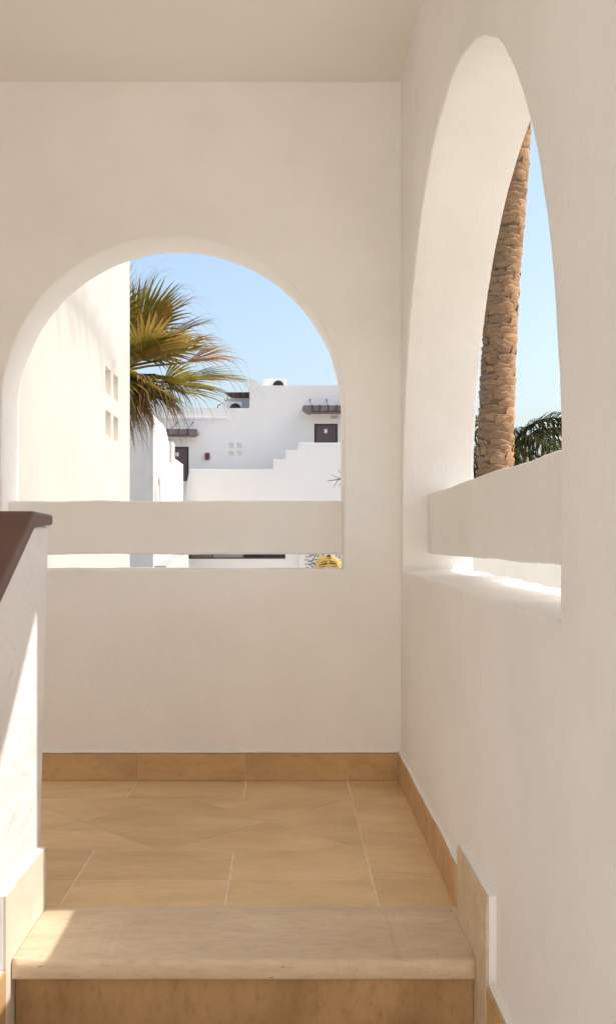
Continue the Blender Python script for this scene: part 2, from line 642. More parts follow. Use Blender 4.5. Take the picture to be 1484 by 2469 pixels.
M_GROUND = paint('pale_ground', (0.38, 0.335, 0.27), rough=0.95, var=0.15, scale=0.3)
M_FAN = leaf_mat('fan_leaf', (0.145, 0.125, 0.014), (0.33, 0.26, 0.035), 0.28, dry=(0.22, 0.16, 0.05))
M_FANY = leaf_mat('fan_leaf_yellow', (0.30, 0.20, 0.045), (0.42, 0.28, 0.07), 0.30, dry=(0.30, 0.15, 0.06))
M_FANO = leaf_mat('fan_leaf_orange', (0.42, 0.20, 0.05), (0.55, 0.30, 0.09), 0.35, dry=(0.32, 0.13, 0.06))
M_SKIRTL = leaf_mat('fan_leaf_dead', (0.17, 0.115, 0.04), (0.30, 0.21, 0.085), 0.25, dry=(0.20, 0.12, 0.05), rough=0.8)
M_DATE = leaf_mat('date_leaf', (0.035, 0.045, 0.012), (0.085, 0.09, 0.025), 0.22, dry=(0.13, 0.10, 0.04))
M_DATED = leaf_mat('date_leaf_dark', (0.028, 0.031, 0.010), (0.08, 0.082, 0.02), 0.25, dry=(0.12, 0.085, 0.035), rough=0.75, gloss=0.08)
M_TWIG = paint('dry_twig', (0.20, 0.15, 0.09), rough=0.9)


def bark(name, lo, hi, dark):
    m = stone(name, lo, hi, dark, vein=1.0, rough=0.9, stretch=(1, 1, 4.0), pits=0.45, spread=0.16)
    return m


M_BOOT = bark('palm_bark', (0.25, 0.138, 0.068), (0.43, 0.27, 0.15), (0.15, 0.08, 0.037))
M_BOOTD = bark('palm_bark_core', (0.15, 0.09, 0.045), (0.24, 0.15, 0.08), (0.08, 0.045, 0.02))

# ------------------------------------------------------------------ ground
GZ = -2.21
bm = bmesh.new()
s = 2500
bmesh.ops.create_grid(bm, x_segments=8, y_segments=8, size=s)
for v in bm.verts:
    v.co.z = GZ
tag(obj('ground', bm, M_GROUND), kind='structure')

M_BOUNCE_PAVE = stone('bounce_paving_stone', (0.47, 0.43, 0.37), (0.58, 0.54, 0.465), (0.38, 0.33, 0.27), vein=0.6, rough=0.8, pits=0.3)  # unseen pale paving added to throw light up into the arches
box('bounce_pavement', -1.09, 14.0, 3.86, 17.0, GZ - 0.05, GZ + 0.03, M_BOUNCE_PAVE)['kind'] = 'structure'
box('bounce_pavement', 0.69, 14.0, -3.0, 3.855, GZ - 0.05, GZ + 0.03, M_BOUNCE_PAVE)['kind'] = 'structure'

# ------------------------------------------------------------------ the stair hall
BY = 3.611            # inner face of the back wall
WX = 0.4173           # inner face of the right wall
TH = 0.23
THR = 0.258           # the side wall is a little thicker
HZ = 2.590            # ceiling
LX = -1.75            # inner face of the left wall
REAR = -0.3

back = arched_wall('arched_wall', lambda u, v, w: (u, BY + w, v), LX - TH, WX + THR, GZ, HZ + 0.25, TH,
                   (-0.4266, 0.6345, 1.3876, 0.782, 0.035), M_IN, 0.0024, 0.007, 3.0)
tag(back, 'white plaster wall with a round arch facing the stairs above the landing', 'wall')
right = arched_wall('arched_wall', lambda u, v, w: (WX + w, u, v), REAR, BY, GZ, HZ + 0.25, THR,
                    (2.5256, 1.0318, 0.996, 0.772, 0.035, 1.078, 0.008), M_IN, 0.0052, 0.007, 11.0)
tag(right, 'white plaster side wall with a tall arch showing the palm trunk', 'wall')
left_wall = box('plain_wall', LX - TH, LX, -0.4, BY, GZ, HZ, M_IN)
tag(left_wall, 'plain white plaster wall on the far side of the brown-capped parapet', 'wall')
box('ceiling', LX, WX, 0.0, BY, HZ, HZ + 0.25, M_CEIL)['kind'] = 'structure'

rw = bmesh.new()  # unseen wall added behind the viewer to bounce sunlight into the hall
q0, q1 = Vector((-2.1, -1.5)), Vector((1.3, -6.03))
qn = Vector((-0.8, -0.6)) * 0.25
cs = [q0, q1, q1 + qn, q0 + qn]
lo = [rw.verts.new((p.x, p.y, GZ)) for p in cs]
hi = [rw.verts.new((p.x, p.y, 4.2)) for p in cs]
rw.faces.new(lo)
rw.faces.new(hi)
for k in range(4):
    rw.faces.new((lo[k], lo[(k + 1) % 4], hi[(k + 1) % 4], hi[k]))
tag(obj('bounce_wall', rw, M_BOUNCE), 'unseen sunlit white wall added behind the viewer to bounce light', 'wall')

# low bars that close the arches above their sills
loft_bar('rail_beam', 'x', -1.075, 0.222, BY + 0.095, BY + 0.190, 0.838, 1.040, 0.010, M_IN, back, 0.004, 50, 1.0)
loft_bar('rail_beam', 'y', 1.480, 3.56, WX + 0.095, WX + 0.238, 0.841, 1.061, 0.008, M_IN, right, 0.0035, 60, 5.0)

# landing
floor = box('floor', LX, WX, 2.36, BY, -0.16, -0.0012, M_GROUT)
floor['kind'] = 'structure'
Y1, Y2, Y3, Y4 = 2.362, 2.549, 2.791, 3.365
JX = (-1.748, -1.36, -0.958, -0.556, -0.154, 0.22)


def rect(x0, x1, y0, y1):
    return [(x0, y0), (x1, y0), (x1, y1), (x0, y1)]


for (ya, yb) in ((Y1, Y2), (Y2, Y3), (Y4, BY - 0.002)):
    for xa, xb in zip(JX, JX[1:]):
        tile_prism('floor_tile', rect(xa, xb, ya, yb), -0.003, 0.0, M_TILE, floor)
for (ya, yb) in ((Y1, 2.564), (2.564, 2.975), (2.975, 3.358), (3.358, BY - 0.002)):
    tile_prism('floor_tile', rect(0.22, WX - 0.002, ya, yb), -0.003, 0.0, M_TILE, floor)
SP = 0.591
for i in range(-5, 5):
    for j in range(-5, 5):
        c1, c2 = 3.017 + i * SP, -3.143 + j * SP
        sq = []
        for (a, b) in ((c1, c2), (c1, c2 + SP), (c1 + SP, c2 + SP), (c1 + SP, c2)):
            sq.append(((a + b) / 2, (a - b) / 2))
        if sum(sq[k][0] * sq[(k + 1) % 4][1] - sq[(k + 1) % 4][0] * sq[k][1] for k in range(4)) < 0:
            sq = sq[::-1]
        pl = clip_rect(sq, JX[0], 0.22, Y3, Y4)
        if len(pl) >= 3:
            tile_prism('floor_tile', pl, -0.003, 0.0, M_TILE, floor, joint=0.0011, cham=0.0006)

# skirting along the back wall and the right wall
for xa, xb in zip(JX, JX[1:] + (WX - 0.013,)):
    h = 0.100 + rnd.uniform(-0.0015, 0.0015)
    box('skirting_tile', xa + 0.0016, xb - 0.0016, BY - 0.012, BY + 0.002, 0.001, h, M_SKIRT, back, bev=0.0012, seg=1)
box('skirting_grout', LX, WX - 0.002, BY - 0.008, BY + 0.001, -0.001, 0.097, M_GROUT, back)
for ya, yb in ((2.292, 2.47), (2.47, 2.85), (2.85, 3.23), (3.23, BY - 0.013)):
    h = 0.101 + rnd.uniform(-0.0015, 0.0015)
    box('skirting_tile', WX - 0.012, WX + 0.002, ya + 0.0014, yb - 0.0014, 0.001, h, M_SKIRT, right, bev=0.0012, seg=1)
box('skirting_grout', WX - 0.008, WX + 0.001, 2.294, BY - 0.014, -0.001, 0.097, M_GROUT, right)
# plaster lip above the skirting
loft_bar('plaster_lip', 'x', LX, WX - 0.006, BY - 0.009, BY + 0.004, 0.1018, 0.1085, 0.002, M_IN, back, 0.0025, 90, 2.0)
loft_bar('plaster_lip', 'y', 2.30, BY - 0.004, WX - 0.009, WX + 0.004, 0.1020, 0.1080, 0.002, M_IN, right, 0.0025, 70, 8.0)

box('plaster_ledge', 0.397, WX + 0.003, 2.289, 2.361, -0.05, -0.0012, M_GROUT, right)

# staircase
RUN, RISE = 0.29, 0.17
stair = empty('staircase', (-0.09, 2.05, 0))
tag(stair, 'tan stone stairs climbing to the landing between parapet and wall', 'stairs')
XA, XB = -0.583, 0.396
NST = 12
for i in range(NST):
    yn, z = 2.055 - RUN * i, -RISE * i
    back_y = 2.360 if i == 0 else yn + 0.315
    bm = bmesh.new()
    # tread with a rounded, chipped nosing, lofted along x
    prof = [(back_y, z - 0.04), (back_y, z + 0.0015)]
    for k in range(5):
        a = R(90 + 22.5 * k)
        prof.append((yn + 0.011 + 0.011 * math.cos(a), z + 0.0015 - 0.011 + 0.011 * math.sin(a)))
    prof += [(yn, z - 0.036), (yn + 0.004, z - 0.04)]
    rings = []
    NX = 70
    for q in range(NX + 1):
        x = XA + (XB - XA) * q / NX
        ring = []
        for k, (yy, zz) in enumerate(prof):
            j = 0.0
            if 2 <= k <= 6:
                nn = noise.noise(Vector((x * 22, i * 3.1, k * 0.35)))
                j = -max(0.0, nn - 0.25) * 0.010
            ring.append(bm.verts.new((x, yy - j * 0.7, zz + j)))
        rings.append(ring)
    m = len(prof)
    for r0, r1 in zip(rings, rings[1:]):
        for k in range(m):
            f = bm.faces.new((r0[k], r0[(k + 1) % m], r1[(k + 1) % m], r1[k]))
            f.smooth = 1 < k < 7
    bm.faces.new(rings[0])
    bm.faces.new(rings[-1][::-1])
    obj('tread', bm, M_TREAD, stair)
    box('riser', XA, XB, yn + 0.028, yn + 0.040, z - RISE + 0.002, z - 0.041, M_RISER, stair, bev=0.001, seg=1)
box('stair_base', XA, XB, 2.10, 2.359, GZ, -0.042, M_GROUT, stair)
# stepped blocks beside the steps on the right wall: tile face on a white plaster ledge
for i in range(6):
    ya, yb = 1.954 - 0.29 * i, 2.290 - 0.29 * i
    if i:
        yb = 1.952 - 0.29 * (i - 1)
    z = -RISE * i
    zt = z + (0.174 if i == 0 else 0.166)
    box('plaster_ledge', WX - 0.0145, WX + 0.003, ya, yb - 0.001, z - 0.19, zt, M_IN, right, bev=0.002)
    box('skirting_tile', WX - 0.0205, WX - 0.0146, ya + 0.001, yb, z - 0.19, zt - 0.001, M_TREAD if i == 0 else M_SKIRT, right, bev=0.001, seg=1)

# parapet with a brown painted cap
PX0, PX1 = -0.800, -0.601
SL = 0.587
parapet = empty('stair_parapet', (-0.69, 2.3, 0))
tag(parapet, 'white plaster stair parapet with brown painted cap beside the steps', 'parapet')
zf = 0.926 - SL * 3.07
prism_x('wall', [(2.454, 0.926), (2.273, 0.926), (2.273 - 3.07, zf), (2.273 - 3.07, GZ), (2.358, GZ), (2.358, 0.12)],
        PX0, PX1, M_PAR, parapet, bev=0.011)
cap_poly = [(2.452, 0.927), (2.452, 0.954), (2.273, 0.958), (-0.83, 0.958 - SL * 3.103), (-0.83, 0.925 - SL * 3.103), (2.268, 0.925)]
prism_x('cap', cap_poly, PX0 - 0.010, PX1 + 0.010, M_CAP, parapet, bev=0.007)
for i in range(6):
    z = -RISE * i
    ya, yb = 2.022 - 0.29 * i, (2.351 if i == 0 else 2.020 - 0.29 * (i - 1))
    zt = z + (0.150 if i == 0 else 0.166)
    box('plaster_ledge', PX1 - 0.003, PX1 + 0.010, ya, yb - 0.001, z - 0.19, zt, M_IN, parapet, bev=0.002)
    box('skirting_tile', PX1 + 0.0101, PX1 + 0.016, ya + 0.001, yb, z - 0.19, zt - 0.001, M_SUNLIT if i == 0 else M_SKIRT, parapet, bev=0.001, seg=1)
box('skirting_tile', PX0, PX1 + 0.013, 2.3585, 2.371, 0.001, 0.118, M_SUNLIT, parapet, bev=0.001, seg=1)
# floor on the far side of the parapet, out of sight from the steps
box('landing_slab', LX, PX0 - 0.002, 0.2, 2.358, -0.16, -0.002, M_TILE)['kind'] = 'structure'

# unseen slab and boards outside the right wall, added to shape the sun patches
shade = empty('sun_blocker', (1.1, 2.0, GZ))
tag(shade, 'unseen white slab and boards added outside the tall arch to block sun', 'sun blocker')
ez = lambda y: 2.646 + (y - 2.03) * 0.98
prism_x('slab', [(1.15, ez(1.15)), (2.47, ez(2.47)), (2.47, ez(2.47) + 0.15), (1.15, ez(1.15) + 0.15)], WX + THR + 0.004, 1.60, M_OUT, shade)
box('sun_board', 1.54, 1.60, 2.474, 4.3, 2.10, 3.06, M_OUT, shade)
box('sun_board', 1.54, 1.60, 2.374, 2.472, 2.10, 2.98, M_OUT, shade)
box('post', 1.55, 1.59, 4.24, 4.28, GZ, 2.099, M_OUT, shade)

# ------------------------------------------------------------------ neighbour building on the left
nb = empty('neighbour_house', (-2.5, 4.6, GZ))
tag(nb, 'tall sunlit white house wall with four square niches behind the round arch', 'house')
NX_ = -1.10
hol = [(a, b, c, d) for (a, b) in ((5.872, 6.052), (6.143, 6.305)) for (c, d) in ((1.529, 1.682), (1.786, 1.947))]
plate('wall', lambda u, v, w: (NX_ - w, u, v), [(BY + TH + 0.003, GZ), (6.77, GZ), (6.77, 4.3), (BY + TH + 0.003, 4.3)], hol, 3.0, M_OUT, nb, pocket=0.06, inner=M_NICHE_LIFT)

# ------------------------------------------------------------------ far building
K = U * 10
FY = 36.11


def fx(x):
    return (x - 694) * K


def fz(y):
    return CZ + (1303 - y) * K


far = empty('apartment_building', (0, FY, GZ))
tag(far, 'long white flat-roofed building with two dark doors across the court', 'building')
DR = (fx(757), fx(813.6), fz(1090), fz(1021))
DL = (fx(411), fx(455), fz(1160), fz(1076.5))
nich = [(fx(a), fx(b), fz(d), fz(c), 0.07) for (a, b) in ((552.5, 562.5), (571.3, 582.3)) for (c, d) in ((1068.3, 1079), (1087, 1098.5))]
outl = [(fx(180), GZ), (fx(1090), GZ), (fx(1090), fz(929)), (fx(626), fz(929)), (fx(620), fz(919)), (fx(613), fz(914.5)), (fx(601), fz(914)),
        (fx(601), fz(983.5)), (fx(180), fz(983.5))]
winh = []
wx = [(440, 458), (459, 511), (512, 585), (586, 687)]
WZ0, WZ1 = fz(1347), fz(1240)
plate('facade', lambda u, v, w: (u, FY + w, v), outl, [DR, DL] + nich + [(fx(439), fx(688), WZ0, WZ1)], 7.0, M_FAR, far, pocket=0.10)
for (d, sg) in ((DR, (1315, 1337, 403, 430)), (DL, (309, 330, 562, 588))):
    dr = box('door', d[0] + 0.06, d[1] - 0.06, FY + 0.05, FY + 0.098, d[2], d[3] - 0.06, M_DOOR, far, bev=0.006, seg=1)
    bm = bmesh.new()
    add_box(bm, d[0], d[0] + 0.058, FY + 0.03, FY + 0.099, d[2], d[3])
    add_box(bm, d[1] - 0.058, d[1], FY + 0.03, FY + 0.099, d[2], d[3])
    add_box(bm, d[0] + 0.059, d[1] - 0.059, FY + 0.03, FY + 0.099, d[3] - 0.058, d[3])
    obj('frame', bm, M_DOORF, dr)
    sx = [313.3 + .3556 * v for v in sg[:2]]
    sy = [890.4 + .3556 * v for v in sg[2:]]
    box('notice', fx(sx[0]), fx(sx[1]), FY + 0.043, FY + 0.0495, fz(sy[1]), fz(sy[0]), M_PAPER, dr)
for (a, b), mt in zip(wx, (M_GLASS, M_SHUT, M_SHUTG, M_GLASS)):
    w = box('window', fx(a), fx(b), FY + 0.07, FY + 0.099, WZ0 + 0.01, WZ1, mt, far, bev=0.004, seg=1)
    bm = bmesh.new()
    add_box(bm, fx(a) - 0.02, fx(a) + 0.03, FY + 0.05, FY + 0.0695, WZ0 + 0.01, WZ1)
    add_box(bm, fx(a) + 0.031, fx(b), FY + 0.05, FY + 0.0695, WZ0 + 0.01, WZ0 + 0.05)
    obj('frame', bm, M_DOORF, w)
box('meter_box', fx(494.7), fx(505.7), FY - 0.10, FY + 0.001, fz(1108), fz(1092), M_RED, far, bev=0.01, seg=1)
box('vent', fx(797), fx(813), FY - 0.03, FY + 0.001, fz(1009.5), fz(1002.5), M_VENT, far, bev=0.004, seg=1)
box('vent', fx(405), fx(412), FY - 0.03, FY + 0.001, fz(1063), fz(1058.5), M_VENT, far, bev=0.004, seg=1)
# cream ledge in segments
lx = [392, 419, 453, 485, 517, 551]
for a, b in zip(lx, lx[1:]):
    box('ledge_block', fx(a) + 0.012, fx(b) - 0.012, FY - 0.05, FY + 0.001, fz(1011), fz(1004.3), M_FAR, far, bev=0.006, seg=1)


def canopy(x0, x1, y0, y1, end, rods, ribs):
    c = None
    depth = 0.75
    zt, zb = fz(y0), fz(y1)
    h = zt - zb
    if end == 'right':
        pts = [(fx(x0), zb), (fx(x1) - h * 1.5, zb), (fx(x1) - h * 1.1, zb - h * 0.12), (fx(x1) - h * .6, zb + h * .05), (fx(x1) - 0.03, zb + h * .35), (fx(x1), zt - h * .25),
               (fx(x1) - 0.05, zt), (fx(x0), zt)]
    else:
        pts = [(fx(x1), zb), (fx(x1), zt), (fx(x0) + 0.05, zt), (fx(x0), zt - h * .25), (fx(x0) + 0.05, zb + h * .4), (fx(x0) + h * .55, zb + h * .15),
               (fx(x0) + h * .8, zb - h * .1), (fx(x0) + h * 1.4, zb - h * .1), (fx(x0) + h * 1.6, zb)]
    c = prism_y('canopy', pts, FY - depth, FY - 0.001, M_WOOD, far)
    for rx in ribs:
        box('rib', fx(rx) - 0.03, fx(rx) + 0.03, FY - depth - 0.035, FY - depth - 0.001, zb + 0.005, zt + 0.01, M_WOODD, c)
    box('trim', fx(x0 + 22) if end == 'left' else fx(x0), fx(x1) if end == 'left' else fx(x1 - 20), FY - depth - 0.022, FY - depth - 0.0015, zb - 0.03, zb + 0.012, M_WOODD, c)
    for (ra, rya, rb, ryb) in rods:
        bm = bmesh.new()
        add_tube(bm, [(fx(ra), FY - depth + 0.1, fz(rya)), (fx(rb), FY - 0.02, fz(ryb))], 0.013, 6)
        obj('hanger_rod', bm, M_METAL, c)
        box('rod_plate', fx(rb) - 0.018, fx(rb) + 0.018, FY - 0.03, FY - 0.001, fz(ryb) - 0.02, fz(ryb) + 0.03, M_METAL, c)
    return c


canopy(386, 481, 1039.5, 1053, 'right', [(417, 1040, 427, 1019), (457, 1040, 465.5, 1019)], [411, 437, 458])
canopy(728, 890, 983.5, 998, 'left', [(747.5, 984, 747.5, 964), (787, 984, 787, 964), (826, 984, 826, 963), (866, 984, 866, 963)],
       [751, 769, 789, 809, 830, 850])
# stepped stair wall in front of the facade
SY = FY - 1.5
k2 = U * SY / 3.611


def gx(x):
    return (x - 694) * k2


def gz(y):
    return CZ + (1303 - y) * k2


st = [(457, 1130.5), (659, 1131.5), (659, 1107), (688.5, 1107), (688.5, 1085.2), (718, 1085.2), (718, 1067), (1080, 1067), (1080, 1222), (438, 1222)]
prism_y('stair_wall', [(gx(a), gz(b)) for a, b in st], SY, SY + 0.3, M_FAR, far, bev=0.015)
# dividing strip on the lower wall
box('pilaster', fx(425), fx(438), FY - 0.35, FY - 0.001, GZ, fz(1250), M_FAR, far, bev=0.02)
box('pilaster', fx(722), fx(830), FY - 0.12, FY - 0.001, GZ, fz(1250), M_FAR, far, bev=0.01)

# roof things
def rx_(x, Y):
    return (x - 694) * U * Y / BY


def rz_(y, Y):
    return CZ + (1303 - y) * U * Y / BY


def ac_unit(x0, x1, y0, y1, fan, label):
    AY = FY + 0.75
    xa, xb = rx_(x0, AY), rx_(x1, AY)
    z0, z1 = rz_(y1, AY) - 0.30, rz_(y0, AY)
    cx = (xa + xb) / 2
    t = empty('air_conditioner', (cx, FY + 0.9, z0))
    tag(t, label, 'air conditioner', 'air conditioners on the flat roofs')
    cs = box('casing', xa, xb, FY + 0.75, FY + 1.1, z0, z1, M_AC, t, bev=0.015)
    r_ = fan[2] * U * AY / BY
    ox, oz = rx_(fan[0], AY), rz_(fan[1], AY)
    bm = bmesh.new()
    a = [(ox + r_ * math.cos(k * math.tau / 28), oz + r_ * math.sin(k * math.tau / 28)) for k in range(28)]
    f0 = [bm.verts.new((x, FY + 0.735, z)) for x, z in a]
    f1 = [bm.verts.new((x, FY + 0.749, z)) for x, z in a]
    bm.faces.new(f0)
    for k in range(28):
        bm.faces.new((f0[k], f0[(k + 1) % 28], f1[(k + 1) % 28], f1[k]))
    obj('fan_grille', bm, M_BLACK, t)
    bm = bmesh.new()
    for q in (0.35, 0.62, 0.9):
        add_tube(bm, [(ox + r_ * q * math.cos(k * math.tau / 20), FY + 0.727, oz + r_ * q * math.sin(k * math.tau / 20)) for k in range(21)], 0.006, 4)
    obj('guard', bm, M_METAL, t)
    for lx_ in (xa + 0.12, xb - 0.12):
        box('foot', lx_ - 0.04, lx_ + 0.04, FY + 0.76, FY + 1.09, z0 - 0.06, z0 - 0.001, M_METAL, t)
    return t


ac_unit(532, 583, 968, 984, (567, 985.5, 13.5), 'white air conditioner on the lower roof under the brown awning')
ac_unit(635, 689, 913, 929, (670.5, 930.5, 13.3), 'white air conditioner standing alone on the highest roof edge')
shed = empty('roof_shed', (fx(570), FY + 3, fz(984)))
tag(shed, 'small white roof shed with a dark brown awning behind the lower roof', 'shed')
SHY = FY + 1.25
prism_y('wall', [(rx_(545, SHY), rz_(1000, SHY)), (rx_(640, SHY), rz_(1000, SHY)), (rx_(640, SHY), rz_(960.5, SHY)), (rx_(575, SHY), rz_(958.5, SHY)), (rx_(546, SHY), rz_(960.5, SHY))],
        SHY, SHY + 0.6, M_FAR, shed)
AWY = FY + 0.95
pa = [(rx_(540, AWY), rz_(945.5, AWY)), (rx_(640, AWY), rz_(945, AWY)), (rx_(640, AWY), rz_(957, AWY)), (rx_(556, AWY), rz_(957, AWY))]
prism_y('awning', pa, AWY, AWY + 0.26, M_AWN, shed)
for px in (549, 598):
    box('post', rx_(px, AWY + 0.29) - 0.03, rx_(px, AWY + 0.29) + 0.03, AWY + 0.262, SHY - 0.001, rz_(1000, AWY), rz_(951, AWY), M_AC, shed)
box('vent_box', rx_(540, SHY), rx_(544.5, SHY), SHY, SHY + 0.3, rz_(1000, SHY), rz_(961, SHY), M_AC, shed)
bm = bmesh.new()
add_tube(bm, [(rx_(524, FY + 0.8), FY + 0.8, (lambda v: rz_(v, FY + 0.8))(984)), (rx_(526, FY + 0.8), FY + 0.8, (lambda v: rz_(v, FY + 0.8))(977)), (rx_(531, FY + 0.8), FY + 0.8, (lambda v: rz_(v, FY + 0.8))(974.5)), (rx_(534, FY + 0.8), FY + 0.8, (lambda v: rz_(v, FY + 0.8))(975.5))], 0.02, 6)
tag(obj('pipe', bm, M_METAL), 'thin dark pipe bent over the roof edge beside the lower air conditioner', 'pipe')

# sun face ornament on the lower wall
orn = empty('sun_ornament', (fx(791), FY - 0.2, fz(1375)))
tag(orn, 'yellow round sun face with black wire rays on the white wall', 'wall ornament')
OX, OZ, OR = fx(791), fz(1372.5), 35.5 * K
bm = bmesh.new()
rings = []
for q in range(9):
    t = q / 8
    r_ = OR * math.cos(t * math.pi / 2 * 0.999)
    d = 0.14 * math.sin(t * math.pi / 2)
    rings.append([bm.verts.new((OX + r_ * math.cos(k * math.tau / 40), FY - 0.125 - d, OZ + r_ * math.sin(k * math.tau / 40))) for k in range(40)])
for a, b in zip(rings, rings[1:]):
    for k in range(40):
        f = bm.faces.new((a[k], a[(k + 1) % 40], b[(k + 1) % 40], b[k]))
        f.smooth = True
bm.faces.new(rings[-1])
obj('disc', bm, M_YEL, orn)


def face_pt(x, z):
    """Source pixels of the ornament close-up -> points on its dome."""
    px = (860 + x * 180 / 1484) * .8244
    py = (1600 + z * 80 / 660) * .8244
    X, Z = fx(px), fz(py)
    rr_ = min(1.0, math.hypot(X - OX, Z - OZ) / OR)
    return (X, FY - 0.125 - 0.14 * math.sqrt(max(0, 1 - rr_ * rr_)) - 0.006, Z)


strokes = {'eyebrow': [([(640, 370), (700, 340), (790, 320)], .012), ([(835, 315), (900, 330), (960, 345), (1000, 390)], .012)],
           'eye': [([(640, 410), (720, 400), (770, 350)], .016), ([(650, 412), (720, 402), (790, 385)], .022), ([(830, 385), (900, 385), (990, 400)], .022), ([(860, 335), (900, 380), (940, 400)], .012)],
           'cheek_line': [([(610, 515), (665, 470), (735, 458)], .013), ([(910, 458), (950, 462), (990, 455)], .010), ([(625, 400), (605, 460), (600, 515)], .010), ([(1000, 400), (1030, 460), (1040, 510)], .010),
                          ([(800, 262), (840, 268), (885, 258)], .014)]}
for nm, ls in strokes.items():
    for pts, w in ls:
        bm = bmesh.new()
        add_tube(bm, [face_pt(*p) for p in pts], w, 5)
        obj(nm, bm, M_INK, orn)
bm = bmesh.new()
add_tube(bm, [face_pt(775, 222), face_pt(830, 200), face_pt(885, 222)], [.02, .05, .02], 6)
add_tube(bm, [face_pt(830, 200), face_pt(815, 170), face_pt(840, 155)], [.02, .015, .02], 5)
obj('crown_knot', bm, M_INK, orn)
rays = [[(290, 140), (415, 200), (540, 155), (650, 155), (745, 150)], [(640, 155), (745, 222)], [(265, 235), (380, 225), (450, 180)], [(540, 155), (480, 240), (420, 330), (340, 345)],
        [(250, 310), (320, 300), (380, 330), (500, 395)], [(400, 330), (520, 290), (590, 305)], [(250, 405), (340, 402), (500, 398)], [(360, 410), (440, 475)],
        [(265, 490), (310, 475), (370, 515), (430, 510), (470, 460)], [(300, 515), (340, 480)], [(1030, 270), (1100, 245), (1170, 232)], [(1000, 170), (1000, 230), (1035, 265)],
        [(1040, 185), (1085, 190), (1100, 225), (1080, 250)], [(1070, 315), (1120, 310), (1170, 325)], [(540, 200), (560, 225), (590, 215), (590, 175)]]
for pts in rays:
    bm = bmesh.new()
    out = []
    for p in pts:
        q = face_pt(*p)
        out.append((q[0], FY - 0.14, q[2]))
    add_tube(bm, out, 0.011, 5)
    obj('ray', bm, M_WIRE, orn)

# ------------------------------------------------------------------ nearer white house on the left of the court
sb = empty('side_house', (-5, 28, GZ))
tag(sb, 'sunlit white house with a stepped terrace parapet below the fan palm', 'house')
SX = -3.68
wtop = CZ + (1303 - 1000) * U * 26.6 / 3.611
plate('wall', lambda u, v, w: (SX - w, u, v), [(26.6, GZ), (34.2, GZ), (34.2, CZ + 2.67), (31.6, CZ + 2.67), (31.6, CZ + 3.15), (30.9, CZ + 3.15), (30.9, wtop - 1.0), (30.2, wtop - 1.0),
                                               (30.2, wtop - 0.45), (29.4, wtop - 0.1), (28.6, wtop), (26.6, wtop)], [], 6.0, M_SIDE, sb)
# small blind arch niche on its lower wall
bm = bmesh.new()
yc, zb, hw = 27.35, CZ + 0.6, 0.42
arc = [(yc - hw, zb)] + [(yc - hw * math.cos(a), zb + 0.65 + 0.55 * math.sin(a)) for a in [k * math.pi / 14 for k in range(15)]] + [(yc + hw, zb)]
a = [bm.verts.new((SX + 0.004, y, z)) for y, z in arc]
b = [bm.verts.new((SX + 0.06, y, z)) for y, z in arc]
c = [bm.verts.new((SX + 0.06, yc + (y - yc) * 1.2, zb + (z - zb) * 1.1)) for y, z in arc]
d = [bm.verts.new((SX + 0.002, yc + (y - yc) * 1.2, zb + (z - zb) * 1.1)) for y, z in arc]
for k in range(len(arc) - 1):
    bm.faces.new((a[k], a[k + 1], b[k + 1], b[k]))
    bm.faces.new((b[k], b[k + 1], c[k + 1], c[k]))
    bm.faces.new((c[k], c[k + 1], d[k + 1], d[k]))
obj('arch_surround', bm, M_SIDE, sb)
# low sloping wall seen through the gap under the rail
prism_x('low_wall', [(20.0, GZ), (24.5, GZ), (24.5, CZ - 0.28), (20.0, CZ - 0.52)], -2.75, -2.50, M_OUT, sb)

# ------------------------------------------------------------------ garden wall on the right, beyond the tall arch
gw = bmesh.new()
d_ = Vector((0.8, 0.6))
p0 = Vector((0.90, 5.6))
p1 = p0 + d_ * 4.0
n_ = Vector((-0.6, 0.8)) * 0.25
cs = [p0, p1, p1 + n_, p0 + n_]
lo = [gw.verts.new((p.x, p.y, GZ)) for p in cs]
hi = [gw.verts.new((p.x, p.y, CZ + 0.02)) for p in cs]
gw.faces.new(lo)
gw.faces.new(hi)
for k in range(4):
    gw.faces.new((lo[k], lo[(k + 1) % 4], hi[(k + 1) % 4], hi[k]))
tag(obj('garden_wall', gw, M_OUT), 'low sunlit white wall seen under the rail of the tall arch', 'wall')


# ------------------------------------------------------------------ palms
def set_tip(me, vals):
    at = me.attributes.new('tip', 'FLOAT', 'POINT')
    at.data.foreach_set('value', vals)


def strip(V, F, T, centre, side, up, widths, tips):
    """A folded leaf strip along centre points. V-shaped: two faces wide."""
    base = len(V)
    for c, s_, u_, w, t in zip(centre, side, up, widths, tips):
        V.append(c - s_ * w + u_ * w * 0.35)
        V.append(c)
        V.append(c + s_ * w + u_ * w * 0.35)
        T.extend((t, t, t))
    for i in range(len(centre) - 1):
        a = base + i * 3
        F.append((a, a + 1, a + 4, a + 3))
        F.append((a + 1, a + 2, a + 5, a + 4))


def tri_tube(V, F, T, pts, rad, tip):
    base = len(V)
    for i, p in enumerate(pts):
        a = pts[max(0, i - 1)]
        b = pts[min(len(pts) - 1, i + 1)]
        t = (b - a).normalized()
        s_ = t.cross(Vector((0, 0, 1)))
        if s_.length < 1e-3:
            s_ = Vector((0, 1, 0))
        s_.normalize()
        u_ = s_.cross(t)
        for k in range(4):
            an = k * math.tau / 4
            V.append(p + (s_ * math.cos(an) + u_ * math.sin(an)) * rad[i])
            T.append(tip)
    for i in range(len(pts) - 1):
        for k in range(4):
            a = base + i * 4 + k
            b = base + i * 4 + (k + 1) % 4
            F.append((a, b, b + 4, a + 4))


def mesh_from(name, V, F, T, mat):
    me = bpy.data.meshes.new(name)
    me.from_pydata([tuple(v) for v in V], [], F)
    me.materials.append(mat)
    for p in me.polygons:
        p.use_smooth = False
    set_tip(me, T)
    me.update()
    return me


